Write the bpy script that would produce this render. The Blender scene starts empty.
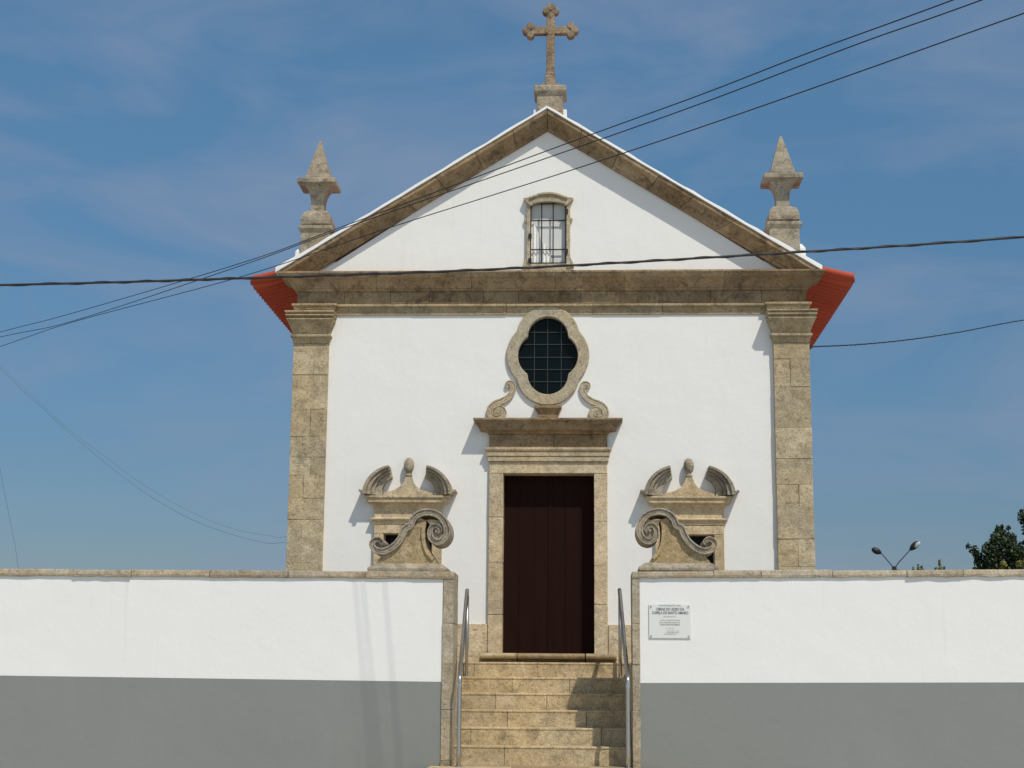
import bpy, bmesh, math, random
from mathutils import Vector, Matrix
random.seed(7)
PI = math.pi
sc = bpy.context.scene
COL = sc.collection

# ------------------------------------------------------------------ camera
cam_d = bpy.data.cameras.new('camera')
cam_d.sensor_width = 36.0
cam_d.lens = 1600.0 / 1024.0 * 36.0
cam_d.clip_end = 6000
cam = bpy.data.objects.new('camera', cam_d)
COL.objects.link(cam)
M = Matrix(((0.9988214938837416, 0.0008716364066610263, 0.04852693690956682),
            (0.047838358640919246, -0.1864469362415314, -0.9812996644291127),
            (0.00819236219861416, 0.9824646457843258, -0.1862689050418395))).to_4x4()
M.translation = Vector((0.5, -19.512, -0.44))
cam.matrix_world = M
sc.camera = cam

# ------------------------------------------------------------------ sun and sky
SUN = Vector((0.65, -1.0, 1.62)).normalized()
sun_d = bpy.data.lights.new('sun', 'SUN')
sun_d.energy = 3.15
sun_d.angle = math.radians(0.7)
sun_d.color = (1.0, 0.93, 0.80)
sun = bpy.data.objects.new('sun', sun_d)
COL.objects.link(sun)
sun.rotation_euler = (-SUN).to_track_quat('-Z', 'Y').to_euler()
sun.location = SUN * 60

world = bpy.data.worlds.new('World')
sc.world = world
world.use_nodes = True
wn, wl = world.node_tree.nodes, world.node_tree.links
wn.clear()
wout = wn.new('ShaderNodeOutputWorld')
wbg = wn.new('ShaderNodeBackground')
wbg.inputs['Strength'].default_value = 0.12
sky = wn.new('ShaderNodeTexSky')
sky.sky_type = 'NISHITA'
sky.sun_disc = False
sky.sun_elevation = math.asin(SUN.z)
sky.sun_rotation = math.atan2(SUN.x, SUN.y)
sky.altitude = 300
sky.air_density = 1.0
sky.dust_density = 0.3
sky.ozone_density = 2.0
# thin streaks of high cloud in the sky itself
wtc = wn.new('ShaderNodeTexCoord')
wmp = wn.new('ShaderNodeMapping')
wmp.inputs['Rotation'].default_value = (0.0, math.radians(9), 0.0)
wmp.inputs['Scale'].default_value = (3.4, 3.4, 10.0)
wnz = wn.new('ShaderNodeTexNoise')
wnz.inputs['Scale'].default_value = 1.5
wnz.inputs['Detail'].default_value = 7.0
wnz.inputs['Roughness'].default_value = 0.55
wnz.inputs['Distortion'].default_value = 0.6
wrp = wn.new('ShaderNodeValToRGB')
wrp.color_ramp.elements[0].position = 0.42
wrp.color_ramp.elements[0].color = (0, 0, 0, 1)
wrp.color_ramp.elements[1].position = 0.72
wrp.color_ramp.elements[1].color = (0.66, 0.66, 0.66, 1)
wmx = wn.new('ShaderNodeMixRGB')
wmx.inputs['Color2'].default_value = (1.95, 2.5, 3.55, 1)
wl.new(wtc.outputs['Generated'], wmp.inputs['Vector'])
wl.new(wmp.outputs[0], wnz.inputs['Vector'])
wl.new(wnz.outputs['Fac'], wrp.inputs[0])
wl.new(wrp.outputs[0], wmx.inputs['Fac'])
# the sky opposite the sun is a deeper, hazier blue towards the horizon
wsx = wn.new('ShaderNodeSeparateXYZ')
wl.new(wtc.outputs['Generated'], wsx.inputs[0])
wel = wn.new('ShaderNodeValToRGB')
er = wel.color_ramp.elements
er[0].position, er[0].color = 0.06, (.335, .36, .40, 1)
er[1].position, er[1].color = 0.75, (1, 1, 1, 1)
for p_, c_ in ((0.165, (.385, .505, .56)), (0.38, (.55, .79, .83))):
    e_ = er.new(p_)
    e_.color = (*c_, 1)
waz = wn.new('ShaderNodeMapRange')
waz.interpolation_type = 'SMOOTHSTEP'
waz.inputs['From Min'].default_value = -.5
waz.inputs['From Max'].default_value = .5
wdk = wn.new('ShaderNodeMixRGB')
wdk.blend_type = 'MULTIPLY'
wl.new(wsx.outputs['Z'], wel.inputs[0])
wl.new(wsx.outputs['Y'], waz.inputs[0])
wtn = wn.new('ShaderNodeMixRGB')      # hazier, whiter sky round the sun
wtn.inputs['Color1'].default_value = (1.09, .985, .84, 1)
wl.new(waz.outputs[0], wtn.inputs['Fac'])
wl.new(wel.outputs[0], wtn.inputs['Color2'])
wdk.inputs['Fac'].default_value = 1.0
wl.new(sky.outputs[0], wdk.inputs['Color1'])
wl.new(wtn.outputs[0], wdk.inputs['Color2'])
wl.new(wdk.outputs[0], wmx.inputs['Color1'])
wl.new(wmx.outputs[0], wbg.inputs['Color'])
wl.new(wbg.outputs[0], wout.inputs['Surface'])

vs = sc.view_settings
vs.view_transform = 'Standard'
vs.look = 'None'
vs.exposure = 0.0
vs.gamma = 1.0
vs.use_curve_mapping = False

# ------------------------------------------------------------------ materials
def new_mat(name):
    m = bpy.data.materials.new(name)
    m.use_nodes = True
    n, l = m.node_tree.nodes, m.node_tree.links
    return m, n, l, n['Principled BSDF']

def mixn(n, l, fac, a, b, mode='MIX'):
    x = n.new('ShaderNodeMixRGB')
    x.blend_type = mode
    for sock, v in ((x.inputs['Fac'], fac), (x.inputs['Color1'], a), (x.inputs['Color2'], b)):
        if isinstance(v, (int, float)):
            sock.default_value = v
        elif isinstance(v, tuple):
            sock.default_value = (*v[:3], 1)
        else:
            l.new(v, sock)
    return x.outputs[0]

def noise(n, l, vec, scale, detail=6, rough=0.6, dist=0.0, sx=(1, 1, 1)):
    if sx != (1, 1, 1):
        mp = n.new('ShaderNodeMapping')
        mp.inputs['Scale'].default_value = sx
        l.new(vec, mp.inputs['Vector'])
        vec = mp.outputs[0]
    t = n.new('ShaderNodeTexNoise')
    t.inputs['Scale'].default_value = scale
    t.inputs['Detail'].default_value = detail
    t.inputs['Roughness'].default_value = rough
    t.inputs['Distortion'].default_value = dist
    l.new(vec, t.inputs['Vector'])
    return t.outputs['Fac']

def ramp(n, l, v, p0, p1, c0=(0, 0, 0), c1=(1, 1, 1)):
    r = n.new('ShaderNodeValToRGB')
    r.color_ramp.elements[0].position = p0
    r.color_ramp.elements[0].color = (*c0, 1)
    r.color_ramp.elements[1].position = p1
    r.color_ramp.elements[1].color = (*c1, 1)
    l.new(v, r.inputs[0])
    return r.outputs[0]

def bump(n, l, bs, h, strength, dist, prev=None):
    b = n.new('ShaderNodeBump')
    b.inputs['Strength'].default_value = strength
    b.inputs['Distance'].default_value = dist
    l.new(h, b.inputs['Height'])
    if prev is not None:
        l.new(prev, b.inputs['Normal'])
    l.new(b.outputs[0], bs.inputs['Normal'])
    return b.outputs[0]

def stone(name, light, mid, dark, lichen=0.35, pale=0.2, isl=0.5, seed=0.0):
    m, n, l, bs = new_mat(name)
    tc = n.new('ShaderNodeTexCoord')
    mp = n.new('ShaderNodeMapping')
    mp.inputs['Location'].default_value = (seed, seed * 1.7, seed * .6)
    l.new(tc.outputs['Object'], mp.inputs['Vector'])
    v = mp.outputs[0]
    big = noise(n, l, v, 2.1, 7, .62, .6)
    c = mixn(n, l, ramp(n, l, big, .28, .72), mid, light)
    geo = n.new('ShaderNodeNewGeometry')
    isr = ramp(n, l, geo.outputs['Random Per Island'], 0, 1, (1 - .44 * isl, 1 - .47 * isl, 1 - .50 * isl), (1 + .16 * isl, 1 + .16 * isl, 1 + .16 * isl))
    hue = ramp(n, l, noise(n, l, v, 1.7, 3, .5), .38, .62, (1.06, .97, .82), (.95, .97, 1.0))
    c = mixn(n, l, 1.0, c, isr, 'MULTIPLY')
    c = mixn(n, l, .5, c, hue, 'MULTIPLY')
    md = noise(n, l, v, 7.5, 8, .72, .3)
    c = mixn(n, l, 1.0, c, ramp(n, l, md, (.30), .68, (.74, .72, .68), (1.16, 1.155, 1.15)), 'MULTIPLY')
    st = noise(n, l, v, 6.5, 9, .7, .4)
    c = mixn(n, l, ramp(n, l, st, .50, .66, (0, 0, 0), (lichen, lichen, lichen)), c, dark)
    pl = noise(n, l, v, 11.0, 8, .72)
    c = mixn(n, l, ramp(n, l, pl, .57, .68, (0, 0, 0), (pale, pale, pale)), c, (.50, .48, .43))
    pt = noise(n, l, v, 31.0, 3, .75)
    c = mixn(n, l, 1.0, c, ramp(n, l, pt, .31, .45, (.60, .56, .51), (1.05, 1.05, 1.05)), 'MULTIPLY')
    gr = noise(n, l, v, 75.0, 3, .8)
    c = mixn(n, l, 1.0, c, ramp(n, l, gr, .3, .72, (.66, .66, .66), (1.34, 1.34, 1.34)), 'MULTIPLY')
    l.new(c, bs.inputs['Base Color'])
    bs.inputs['Roughness'].default_value = .92
    bs.inputs['Specular IOR Level'].default_value = .15
    b = bump(n, l, bs, noise(n, l, v, 5.0, 8, .68), .75, .035)
    b = bump(n, l, bs, pt, .5, .012, b)
    bump(n, l, bs, gr, .6, .006, b)
    return m

STONE_TAN = stone('tan granite', (.67, .57, .415), (.54, .45, .315), (.23, .19, .14), .45, .25, .45, 1.3)
STONE_PIL = stone('pilaster granite', (.57, .49, .35), (.43, .365, .255), (.16, .135, .10), .5, .3, .5, 4.1)
STONE_BRN = stone('brown weathered granite', (.43, .33, .215), (.275, .20, .125), (.07, .052, .036), .7, .18, .55, 7.7)  # weathered brown, darkened further to deepen shade on the friezes
STONE_GRY = stone('grey lichen granite', (.47, .425, .345), (.32, .28, .22), (.10, .086, .068), .7, .35, .35, 9.2)
STONE_CPT = stone('capital granite', (.51, .43, .30), (.385, .315, .205), (.13, .105, .07), .55, .2, .5, 6.3)  # paler than the frieze stone: sunlit tone put into the colour
STONE_OCU = stone('pale dressed granite', (.53, .47, .36), (.42, .37, .28), (.20, .17, .125), .35, .25, .3, 3.0)
STONE_CRS = stone('red brown lichen granite', (.40, .325, .24), (.27, .205, .145), (.10, .07, .048), .75, .3, .3, 5.5)
STONE_STP = stone('step granite', (.67, .565, .39), (.50, .41, .265), (.20, .16, .105), .6, .4, 1.0, 11.0)

def plaster():
    m, n, l, bs = new_mat('white lime paint')
    tc = n.new('ShaderNodeTexCoord')
    v = tc.outputs['Object']
    c = mixn(n, l, noise(n, l, v, 1.3, 6, .6), (.785, .79, .785), (.83, .83, .82))
    drip = noise(n, l, v, 3.0, 5, .65, 0, (1, 1, .12))
    c = mixn(n, l, ramp(n, l, drip, .60, .80, (0, 0, 0), (.22, .22, .22)), c, (.64, .62, .57))
    run = noise(n, l, v, 14.0, 3, .6, 0, (1, 1, .045))
    c = mixn(n, l, ramp(n, l, run, .62, .78, (0, 0, 0), (.20, .20, .20)), c, (.60, .575, .52))
    spot = noise(n, l, v, 17, 4, .7)
    c = mixn(n, l, ramp(n, l, spot, .66, .78, (0, 0, 0), (.16, .16, .16)), c, (.62, .61, .57))
    l.new(c, bs.inputs['Base Color'])
    bs.inputs['Roughness'].default_value = .85
    bs.inputs['Specular IOR Level'].default_value = .2
    b = bump(n, l, bs, noise(n, l, v, 2.2, 5, .55), .35, .03)
    bump(n, l, bs, noise(n, l, v, 55, 4, .7), .25, .004, b)
    return m
WHITE = plaster()

def grey_paint():
    m, n, l, bs = new_mat('grey paint')
    tc = n.new('ShaderNodeTexCoord')
    v = tc.outputs['Object']
    c = mixn(n, l, noise(n, l, v, 1.1, 7, .62), (.205, .218, .212), (.245, .255, .247))
    c = mixn(n, l, ramp(n, l, noise(n, l, v, 2.4, 5, .65, 0, (1, 1, .18)), .55, .75, (0, 0, 0), (.2, .2, .2)), c, (.30, .305, .29))
    l.new(c, bs.inputs['Base Color'])
    bs.inputs['Roughness'].default_value = .8
    b = bump(n, l, bs, noise(n, l, v, 2.4, 5, .55), .35, .03)
    bump(n, l, bs, noise(n, l, v, 70, 4, .7), .4, .004, b)
    return m
GREY = grey_paint()

def terracotta():
    m, n, l, bs = new_mat('red tile')
    tc = n.new('ShaderNodeTexCoord')
    v = tc.outputs['Object']
    c = mixn(n, l, noise(n, l, v, 3, 6, .6), (.36, .048, .018), (.46, .07, .026))
    geo = n.new('ShaderNodeNewGeometry')
    c = mixn(n, l, 1.0, c, ramp(n, l, geo.outputs['Random Per Island'], 0, 1, (.55, .55, .55), (1.25, 1.25, 1.25)), 'MULTIPLY')
    c = mixn(n, l, ramp(n, l, noise(n, l, v, 9, 6, .7), .62, .72, (0, 0, 0), (.5, .5, .5)), c, (.40, .20, .11))
    l.new(c, bs.inputs['Base Color'])
    bs.inputs['Roughness'].default_value = .75
    bump(n, l, bs, noise(n, l, v, 40, 4, .7), .3, .006)
    return m
TILE = terracotta()

def simple(name, col, rough=.6, metal=0.0, var=.15, scale=8, spec=.5, bmp=0.0, sx=(1, 1, 1)):
    m, n, l, bs = new_mat(name)
    tc = n.new('ShaderNodeTexCoord')
    f = noise(n, l, tc.outputs['Object'], scale, 5, .6, 0, sx)
    a = tuple(x * (1 - var) for x in col)
    b = tuple(min(1, x * (1 + var)) for x in col)
    l.new(mixn(n, l, f, a, b), bs.inputs['Base Color'])
    bs.inputs['Roughness'].default_value = rough
    bs.inputs['Metallic'].default_value = metal
    bs.inputs['Specular IOR Level'].default_value = spec
    if bmp:
        bump(n, l, bs, f, bmp, .01)
    return m

DOORWOOD = simple('dark varnished wood', (.017, .0062, .0042), .6, 0, .35, 14, .07, .3, (1, 1, .08))
DARKGLASS = simple('dark leaded glass', (.003, .0065, .009), .3, 0, .5, 6, .10)
LEAD = simple('lead strips', (.045, .06, .058), .7, .0, .5, 18)
IRON = simple('black iron', (.02, .02, .02), .6, .3, .2)
STEEL = simple('brushed stainless steel', (.46, .46, .45), .36, 1.0, .08, 30)
CABLE = simple('black cable rubber', (.016, .016, .018), .6, 0, .2)
FARWIRE = simple('distance-paled cable', (.13, .17, .21), .8, 0, .1)  # pale bluish colour paints in the haze-like faintness of distance
CURTAIN = simple('white curtain', (.84, .84, .82), .9, 0, .04)
ROOMGREY = simple('pale shutter board', (.66, .67, .66), .8, 0, .15, 5)  # pale grey puts the panes' reflected light into the colour
PLAQUE = simple('white plaque', (.72, .73, .72), .35, 0, .03)
INK = simple('black engraved ink', (.16, .16, .16), .7, 0, .1)
PALEINK = simple('grey engraved ink', (.32, .32, .32), .7, 0, .1)
LAMPGREY = simple('dark grey lamp metal', (.03, .032, .036), .5, .3, .2)
LENS = simple('lamp lens', (.55, .56, .55), .25, 0, .05)
MORTAR = simple('lime mortar', (.33, .29, .22), .95, 0, .2, 20, .1)
SHADE = simple('dark interior', (.02, .02, .02), .9, 0, .2)

def ground_mat(name, a, b, sc_=.6, fine=40):
    m, n, l, bs = new_mat(name)
    tc = n.new('ShaderNodeTexCoord')
    v = tc.outputs['Object']
    c = mixn(n, l, noise(n, l, v, sc_, 7, .6), a, b)
    c = mixn(n, l, .35, c, ramp(n, l, noise(n, l, v, fine, 4, .7), .3, .7, (.1, .1, .1), (.9, .9, .9)), 'OVERLAY')
    l.new(c, bs.inputs['Base Color'])
    bs.inputs['Roughness'].default_value = .92
    bump(n, l, bs, noise(n, l, v, fine, 4, .7), .4, .01)
    return m
STREET = ground_mat('pale paved street', (.42, .41, .38), (.54, .53, .50))
YARD = ground_mat('churchyard gravel', (.30, .27, .22), (.40, .36, .30))
FIELD = ground_mat('dry grass land', (.10, .115, .045), (.17, .16, .075), .08, 6)

def leaf_mat(name, a, b):
    m, n, l, bs = new_mat(name)
    geo = n.new('ShaderNodeNewGeometry')
    l.new(mixn(n, l, geo.outputs['Random Per Island'], a, b), bs.inputs['Base Color'])
    bs.inputs['Roughness'].default_value = .55
    return m
LEAF_DARK = leaf_mat('dark foliage', (.012, .026, .010), (.055, .08, .024))  # lighter end of the range paints in the sunlit leaves
LEAF_YEL = leaf_mat('yellow green foliage', (.14, .16, .03), (.30, .28, .05))
LEAF_SPRIG = leaf_mat('olive foliage', (.11, .13, .035), (.22, .22, .06))
BARK = simple('bark', (.03, .025, .02), .95, 0, .3, 12, .1, .6)

# ------------------------------------------------------------------ helpers
def wpos(o):
    p = Vector((0, 0, 0))
    while o:
        p += o.location
        o = o.parent
    return p

def thing(name, label, cat, loc=(0, 0, 0), group=None):
    o = bpy.data.objects.new(name, None)
    o.empty_display_size = .2
    COL.objects.link(o)
    o.location = loc
    o['label'] = label
    o['category'] = cat
    if group:
        o['group'] = group
    return o

def tag(o, label, cat, group=None):
    o['label'] = label
    o['category'] = cat
    if group:
        o['group'] = group
    return o

def obj(name, bm, mat, parent=None, bev=0.0, smooth=False, label=None, seg=2, world=True):
    """link a bmesh (in world coordinates) as one mesh object under parent"""
    bmesh.ops.recalc_face_normals(bm, faces=bm.faces[:])
    me = bpy.data.meshes.new(name)
    bm.to_mesh(me)
    bm.free()
    for mm in (mat if isinstance(mat, (list, tuple)) else [mat]):
        me.materials.append(mm)
    if smooth:
        for p in me.polygons:
            p.use_smooth = True
    o = bpy.data.objects.new(name, me)
    COL.objects.link(o)
    if parent:
        o.parent = parent
        if world:
            o.location = -wpos(parent)
    if bev:
        b = o.modifiers.new('bevel', 'BEVEL')
        b.width = bev
        b.segments = seg
        b.limit_method = 'ANGLE'
        b.angle_limit = math.radians(38)
        b.use_clamp_overlap = True
    if label:
        o['label'] = label
    return o

def quad(bm, vs_, mi=0):
    try:
        f = bm.faces.new(vs_)
        f.material_index = mi
        return f
    except ValueError:
        return None

def loft(bm, rings, caps=True, closed=True, mi=0):
    vr = [[bm.verts.new(p) for p in r] for r in rings]
    n = len(vr[0])
    for a, b in zip(vr[:-1], vr[1:]):
        for i in range(n if closed else n - 1):
            j = (i + 1) % n
            quad(bm, (a[i], a[j], b[j], b[i]), mi)
    if caps and closed:
        quad(bm, vr[0][::-1], mi)
        quad(bm, vr[-1], mi)
    return vr

def box(bm, x0, x1, y0, y1, z0, z1, mi=0, jit=0.0):
    J = lambda: random.uniform(-jit, jit) if jit else 0
    r = lambda z: [(x0 + J(), y0 + J(), z + J()), (x1 + J(), y0 + J(), z + J()), (x1 + J(), y1, z + J()), (x0 + J(), y1, z + J())]
    loft(bm, [r(z0), r(z1)], mi=mi)

def stack(bm, x0, x1, prof, yb=0.0, rl=True, rr=True, base=0.0, fy=1.0):
    """moulding: prof = (projection, z) pairs; ends return by the same projection"""
    rings = []
    for p, z in prof:
        a = x0 - (p if rl else 0)
        b = x1 + (p if rr else 0)
        rings.append([(a, yb, z), (a, base - p * fy, z), (b, base - p * fy, z), (b, yb, z)])
    loft(bm, rings)

def block_run(bm, x0, x1, prof, lens, yb=0.0, rl=True, rr=True, base=0.0, gap=.0035):
    """the same moulding cut into stone blocks"""
    tot = sum(lens)
    x = x0
    for i, L in enumerate(lens):
        w = (x1 - x0) * L / tot
        j = random.uniform(-.004, .004)
        pr = [(p + j, z + random.uniform(-.001, .001)) for p, z in prof]
        stack(bm, x + (gap / 2 if i else 0), x + w - (gap / 2 if i < len(lens) - 1 else 0), pr, yb,
              rl and i == 0, rr and i == len(lens) - 1, base)
        x += w

def prism(bm, pts, y0, y1, mi=0):
    """extruded outline in XZ"""
    loft(bm, [[(x, y0, z) for x, z in pts], [(x, y1, z) for x, z in pts]], mi=mi)

def sq(cx, cy, h, z, hy=None):
    hy = h if hy is None else hy
    return [(cx - h, cy - hy, z), (cx + h, cy - hy, z), (cx + h, cy + hy, z), (cx - h, cy + hy, z)]

def circ(cx, cy, r, z, n=20):
    return [(cx + r * math.cos(2 * PI * i / n), cy + r * math.sin(2 * PI * i / n), z) for i in range(n)]

def disc_y(bm, cx, cz, r, y0, y1, n=20):
    prism(bm, [(cx + r * math.cos(2 * PI * i / n), cz + r * math.sin(2 * PI * i / n)) for i in range(n)], y0, y1)

def cr(pts, n=6):
    """Catmull-Rom through points of any dimension"""
    P_ = [Vector(p) for p in pts]
    P_ = [2 * P_[0] - P_[1]] + P_ + [2 * P_[-1] - P_[-2]]
    out = []
    for i in range(1, len(P_) - 2):
        a, b, c, d = P_[i - 1:i + 3]
        for k in range(n):
            t = k / n
            out.append(.5 * ((2 * b) + (c - a) * t + (2 * a - 5 * b + 4 * c - d) * t * t + (3 * b - a - 3 * c + d) * t ** 3))
    out.append(P_[-2])
    return out

def ribbon(bm, pts, w, y0, y1, n=6, groove=True):
    """band that follows a curve in XZ; w(t) is its half width"""
    c = cr(pts, n)
    rings = []
    for i, p in enumerate(c):
        a = c[max(0, i - 1)]
        b = c[min(len(c) - 1, i + 1)]
        t = (b - a)
        t = t.normalized() if t.length > 1e-9 else Vector((1, 0))
        nx, nz = -t.y, t.x
        h = w(i / (len(c) - 1))
        g = (.02 if groove == 1 else .009) if groove else 0
        ring = []
        for k, yy in ((1, y0 + g * .3), (.9, y0), (.62, y0), (.52, y0 + g), (-.1, y0 + g * .7), (-.52, y0 + g), (-.62, y0), (-.9, y0), (-1, y0 + g * .3), (-1, y1), (1, y1)):
            ring.append((p.x + nx * h * k, yy, p.y + nz * h * k))
        rings.append(ring)
    loft(bm, rings)

def tube(bm, pts, r, n=10, rr=None):
    P_ = [Vector(p) for p in pts]
    rings = []
    up = Vector((0, 0, 1))
    for i, p in enumerate(P_):
        t = (P_[min(len(P_) - 1, i + 1)] - P_[max(0, i - 1)]).normalized()
        u = t.cross(up)
        if u.length < 1e-3:
            u = t.cross(Vector((0, 1, 0)))
        u.normalize()
        v = u.cross(t)
        R_ = rr(i / (len(P_) - 1)) if rr else r
        rings.append([p + R_ * (math.cos(2 * PI * k / n) * u + math.sin(2 * PI * k / n) * v) for k in range(n)])
    loft(bm, rings)

def skin_with_holes(bm, outer, holes, y):
    edges = []
    for lp in [outer] + holes:
        v = [bm.verts.new((x, y, z)) for x, z in lp]
        edges += [bm.edges.new((v[i], v[(i + 1) % len(v)])) for i in range(len(v))]
    bmesh.ops.triangle_fill(bm, use_beauty=True, use_dissolve=False, edges=edges)

def polar_union(cs, n=96):
    """outline of a union of circles seen from the origin"""
    out = []
    for i in range(n):
        a = 2 * PI * i / n
        d = Vector((math.cos(a), math.sin(a)))
        best = 0
        for cx, cz, r in cs:
            q = d.x * cx + d.y * cz
            disc = q * q - (cx * cx + cz * cz - r * r)
            if disc >= 0:
                best = max(best, q + math.sqrt(disc))
        out.append((d.x * best, d.y * best))
    return out

# ------------------------------------------------------------------ ground
STREET_Z = -2.05
bm = bmesh.new()
box(bm, -3000, 3000, -2500, 3000, STREET_Z - .5, STREET_Z - .004)
o = obj('ground', bm, FIELD)
o['kind'] = 'structure'
bm = bmesh.new()
box(bm, -60, 60, -60, -2.35, STREET_Z - .3, STREET_Z)
o = obj('street', bm, STREET)
o['kind'] = 'structure'
bm = bmesh.new()
box(bm, -16, -1.16, -2.08, 22, STREET_Z - .2, -.17)
box(bm, 1.16, 16, -2.08, 22, STREET_Z - .2, -.17)
box(bm, -1.158, 1.158, .02, 22, STREET_Z - .2, -.172)
o = obj('churchyard_terrace', bm, YARD)
o['kind'] = 'structure'

# ------------------------------------------------------------------ chapel
chapel = thing('chapel', 'white chapel with brown granite trim, pointed gable and a stone cross on top', 'chapel', (0, 0, -.17))

OCX, OCZ = -.02, 3.62
OC_IN = polar_union([(.085, 0, .288), (-.085, 0, .288), (0, .242, .25), (0, -.242, .25)])
OC_OUT = polar_union([(.085, 0, .43), (-.085, 0, .43), (0, .235, .395), (0, -.235, .395)])
NX = (-1.722, 1.706)
NZ = 1.85
oc_hole = [(OCX + x * 1.02, OCZ + z * 1.02) for x, z in OC_IN]
bm = bmesh.new()
outer = [(-3.0, -.155), (-.57, -.155), (-.57, 2.15), (.56, 2.15), (.56, -.155), (3.0, -.155), (3.0, 4.3), (-3.0, 4.3)]
holes = [oc_hole]
for nx in NX:
    holes.append([(nx - .30, NZ - 1.15), (nx + .30, NZ - 1.15), (nx + .30, NZ - .45), (nx - .30, NZ - .45)])
skin_with_holes(bm, outer, holes, 0)
obj('facade_wall', bm, WHITE, chapel)

# gable wall with the window opening
GX = -.02
bm = bmesh.new()
gh = [(GX - .225, 4.78), (GX + .225, 4.78), (GX + .225, 5.56), (GX + .12, 5.6), (GX - .12, 5.6), (GX - .225, 5.56)]
skin_with_holes(bm, [(-3.1, 4.58), (3.05, 4.58), (-.035, 6.60)], [gh], 0.0)
obj('gable_wall', bm, WHITE, chapel)

# plinth course of the facade
for x0, x1, nb in ((-2.78, -.735, 3), (.717, 2.76, 3)):
    bm = bmesh.new()
    w = (x1 - x0) / nb
    for k in range(nb):
        box(bm, x0 + k * w + .003, x0 + (k + 1) * w - .003, -.045 + random.uniform(-.004, .004), .1, -.16, .31, jit=.002)
    obj('plinth', bm, STONE_TAN, chapel, .008)

# side and rear walls of the nave, black sheet paints the unlit inside
bm = bmesh.new()
box(bm, -3.17, -2.9, .02, 12.2, -.17, 4.86)
obj('side_wall', bm, WHITE, chapel)
bm = bmesh.new()
box(bm, 2.9, 3.17, .02, 12.2, -.17, 4.86)
obj('side_wall', bm, WHITE, chapel)
bm = bmesh.new()
loft(bm, [[(x, y, z) for x, z in ((-2.899, -.17), (2.899, -.17), (2.899, 4.8), (0, 6.5), (-2.899, 4.8))] for y in (11.95, 12.19)])
obj('rear_wall', bm, WHITE, chapel)
bm = bmesh.new()
box(bm, -2.89, 2.89, .9, .95, -.16, 4.75)
obj('dark_backing', bm, SHADE, chapel)

# ---- pilasters: coursed blocks, with the moulded capital as a sub-part
def pilaster(x0, x1, courses):
    bm = bmesh.new()
    box(bm, x0 + .02, x1 - .02, -.055, .25, -.16, 3.78)
    for z0, z1, cuts in courses:
        xs = [x0] + [x0 + (x1 - x0) * c for c in cuts] + [x1]
        for a, b in zip(xs[:-1], xs[1:]):
            d = random.uniform(-.004, .005)
            box(bm, a + (0 if a == x0 else .001), b - (0 if b == x1 else .001), -.075 + d, .3, z0 + .001, z1 - .001, jit=.0025)
    s = obj('pilaster', bm, STONE_PIL, chapel, .004)
    bm = bmesh.new()
    prof = [(.0, 3.765), (.008, 3.775), (.012, 3.835), (.032, 3.842), (.034, 3.872), (.014, 3.88), (.018, 3.915), (.04, 3.975), (.066, 4.03),
            (.074, 4.045), (.074, 4.058), (.06, 4.064), (.06, 4.082), (.084, 4.09), (.084, 4.106), (.068, 4.112), (.08, 4.128), (.09, 4.132), (.09, 4.152)]
    stack(bm, x0, x1, prof, .2, base=-.072, fy=2.1)
    obj('capital', bm, STONE_CPT, s, .004)
    return s
def courses(rows):
    out = []
    z = -.155
    for h, cuts in rows:
        out.append((z, z + h, cuts))
        z += h
    k = (3.765 + .155) / (z + .155)
    return [((a + .155) * k - .155, (b + .155) * k - .155, c) for a, b, c in out]
pilaster(-3.205, -2.765, courses([(.5, []), (.55, [.55]), (.32, []), (.62, [.4]), (.3, []), (.33, [.42, .72]), (.26, [.6]), (.3, [.35]), (.4, [.55]), (.5, []), (.34, [.6]), (.12, [])]))
pilaster(2.765, 3.205, courses([(.45, []), (.52, [.4]), (.3, []), (.36, [.55]), (.42, []), (.3, [.6]), (.34, []), (.42, []), (.55, []), (.38, [.45]), (.22, [])]))

# ---- entablature: architrave, frieze, cornice
bm = bmesh.new()
HB = 3.12
arch = [(.022, 4.142), (.022, 4.185), (.03, 4.19), (.03, 4.235), (.075, 4.243), (.075, 4.272)]
block_run(bm, -2.70, 2.70, arch, [.9, 1.1, 1.0, .8, 1.2], .2, False, False)
for a, b in ((-3.205, -2.702), (2.702, 3.205)):
    stack(bm, a, b, [(.0, 4.153), (.0, 4.20), (.012, 4.205), (.012, 4.243), (.036, 4.25), (.036, 4.276)], .2, base=-.078)
obj('architrave', bm, STONE_CPT, chapel, .004)
bm = bmesh.new()
block_run(bm, -HB, HB, [(.055, 4.278), (.06, 4.284), (.06, 4.43)], [.55, .6, .5, .7, .45, .8, .5, .6, .55, .65, .5], .25)
cor = [(.06, 4.432), (.085, 4.44), (.088, 4.462), (.105, 4.468), (.118, 4.50), (.145, 4.535), (.185, 4.565), (.235, 4.58), (.252, 4.598), (.256, 4.622), (.272, 4.627), (.272, 4.652)]
block_run(bm, -HB, HB, cor, [1.0, 1.25, 1.1, .9, 1.3, 1.0], .25)
box(bm, -3.08, 3.08, -.01, .22, 4.145, 4.6)
obj('entablature', bm, STONE_BRN, chapel, .006)

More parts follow.
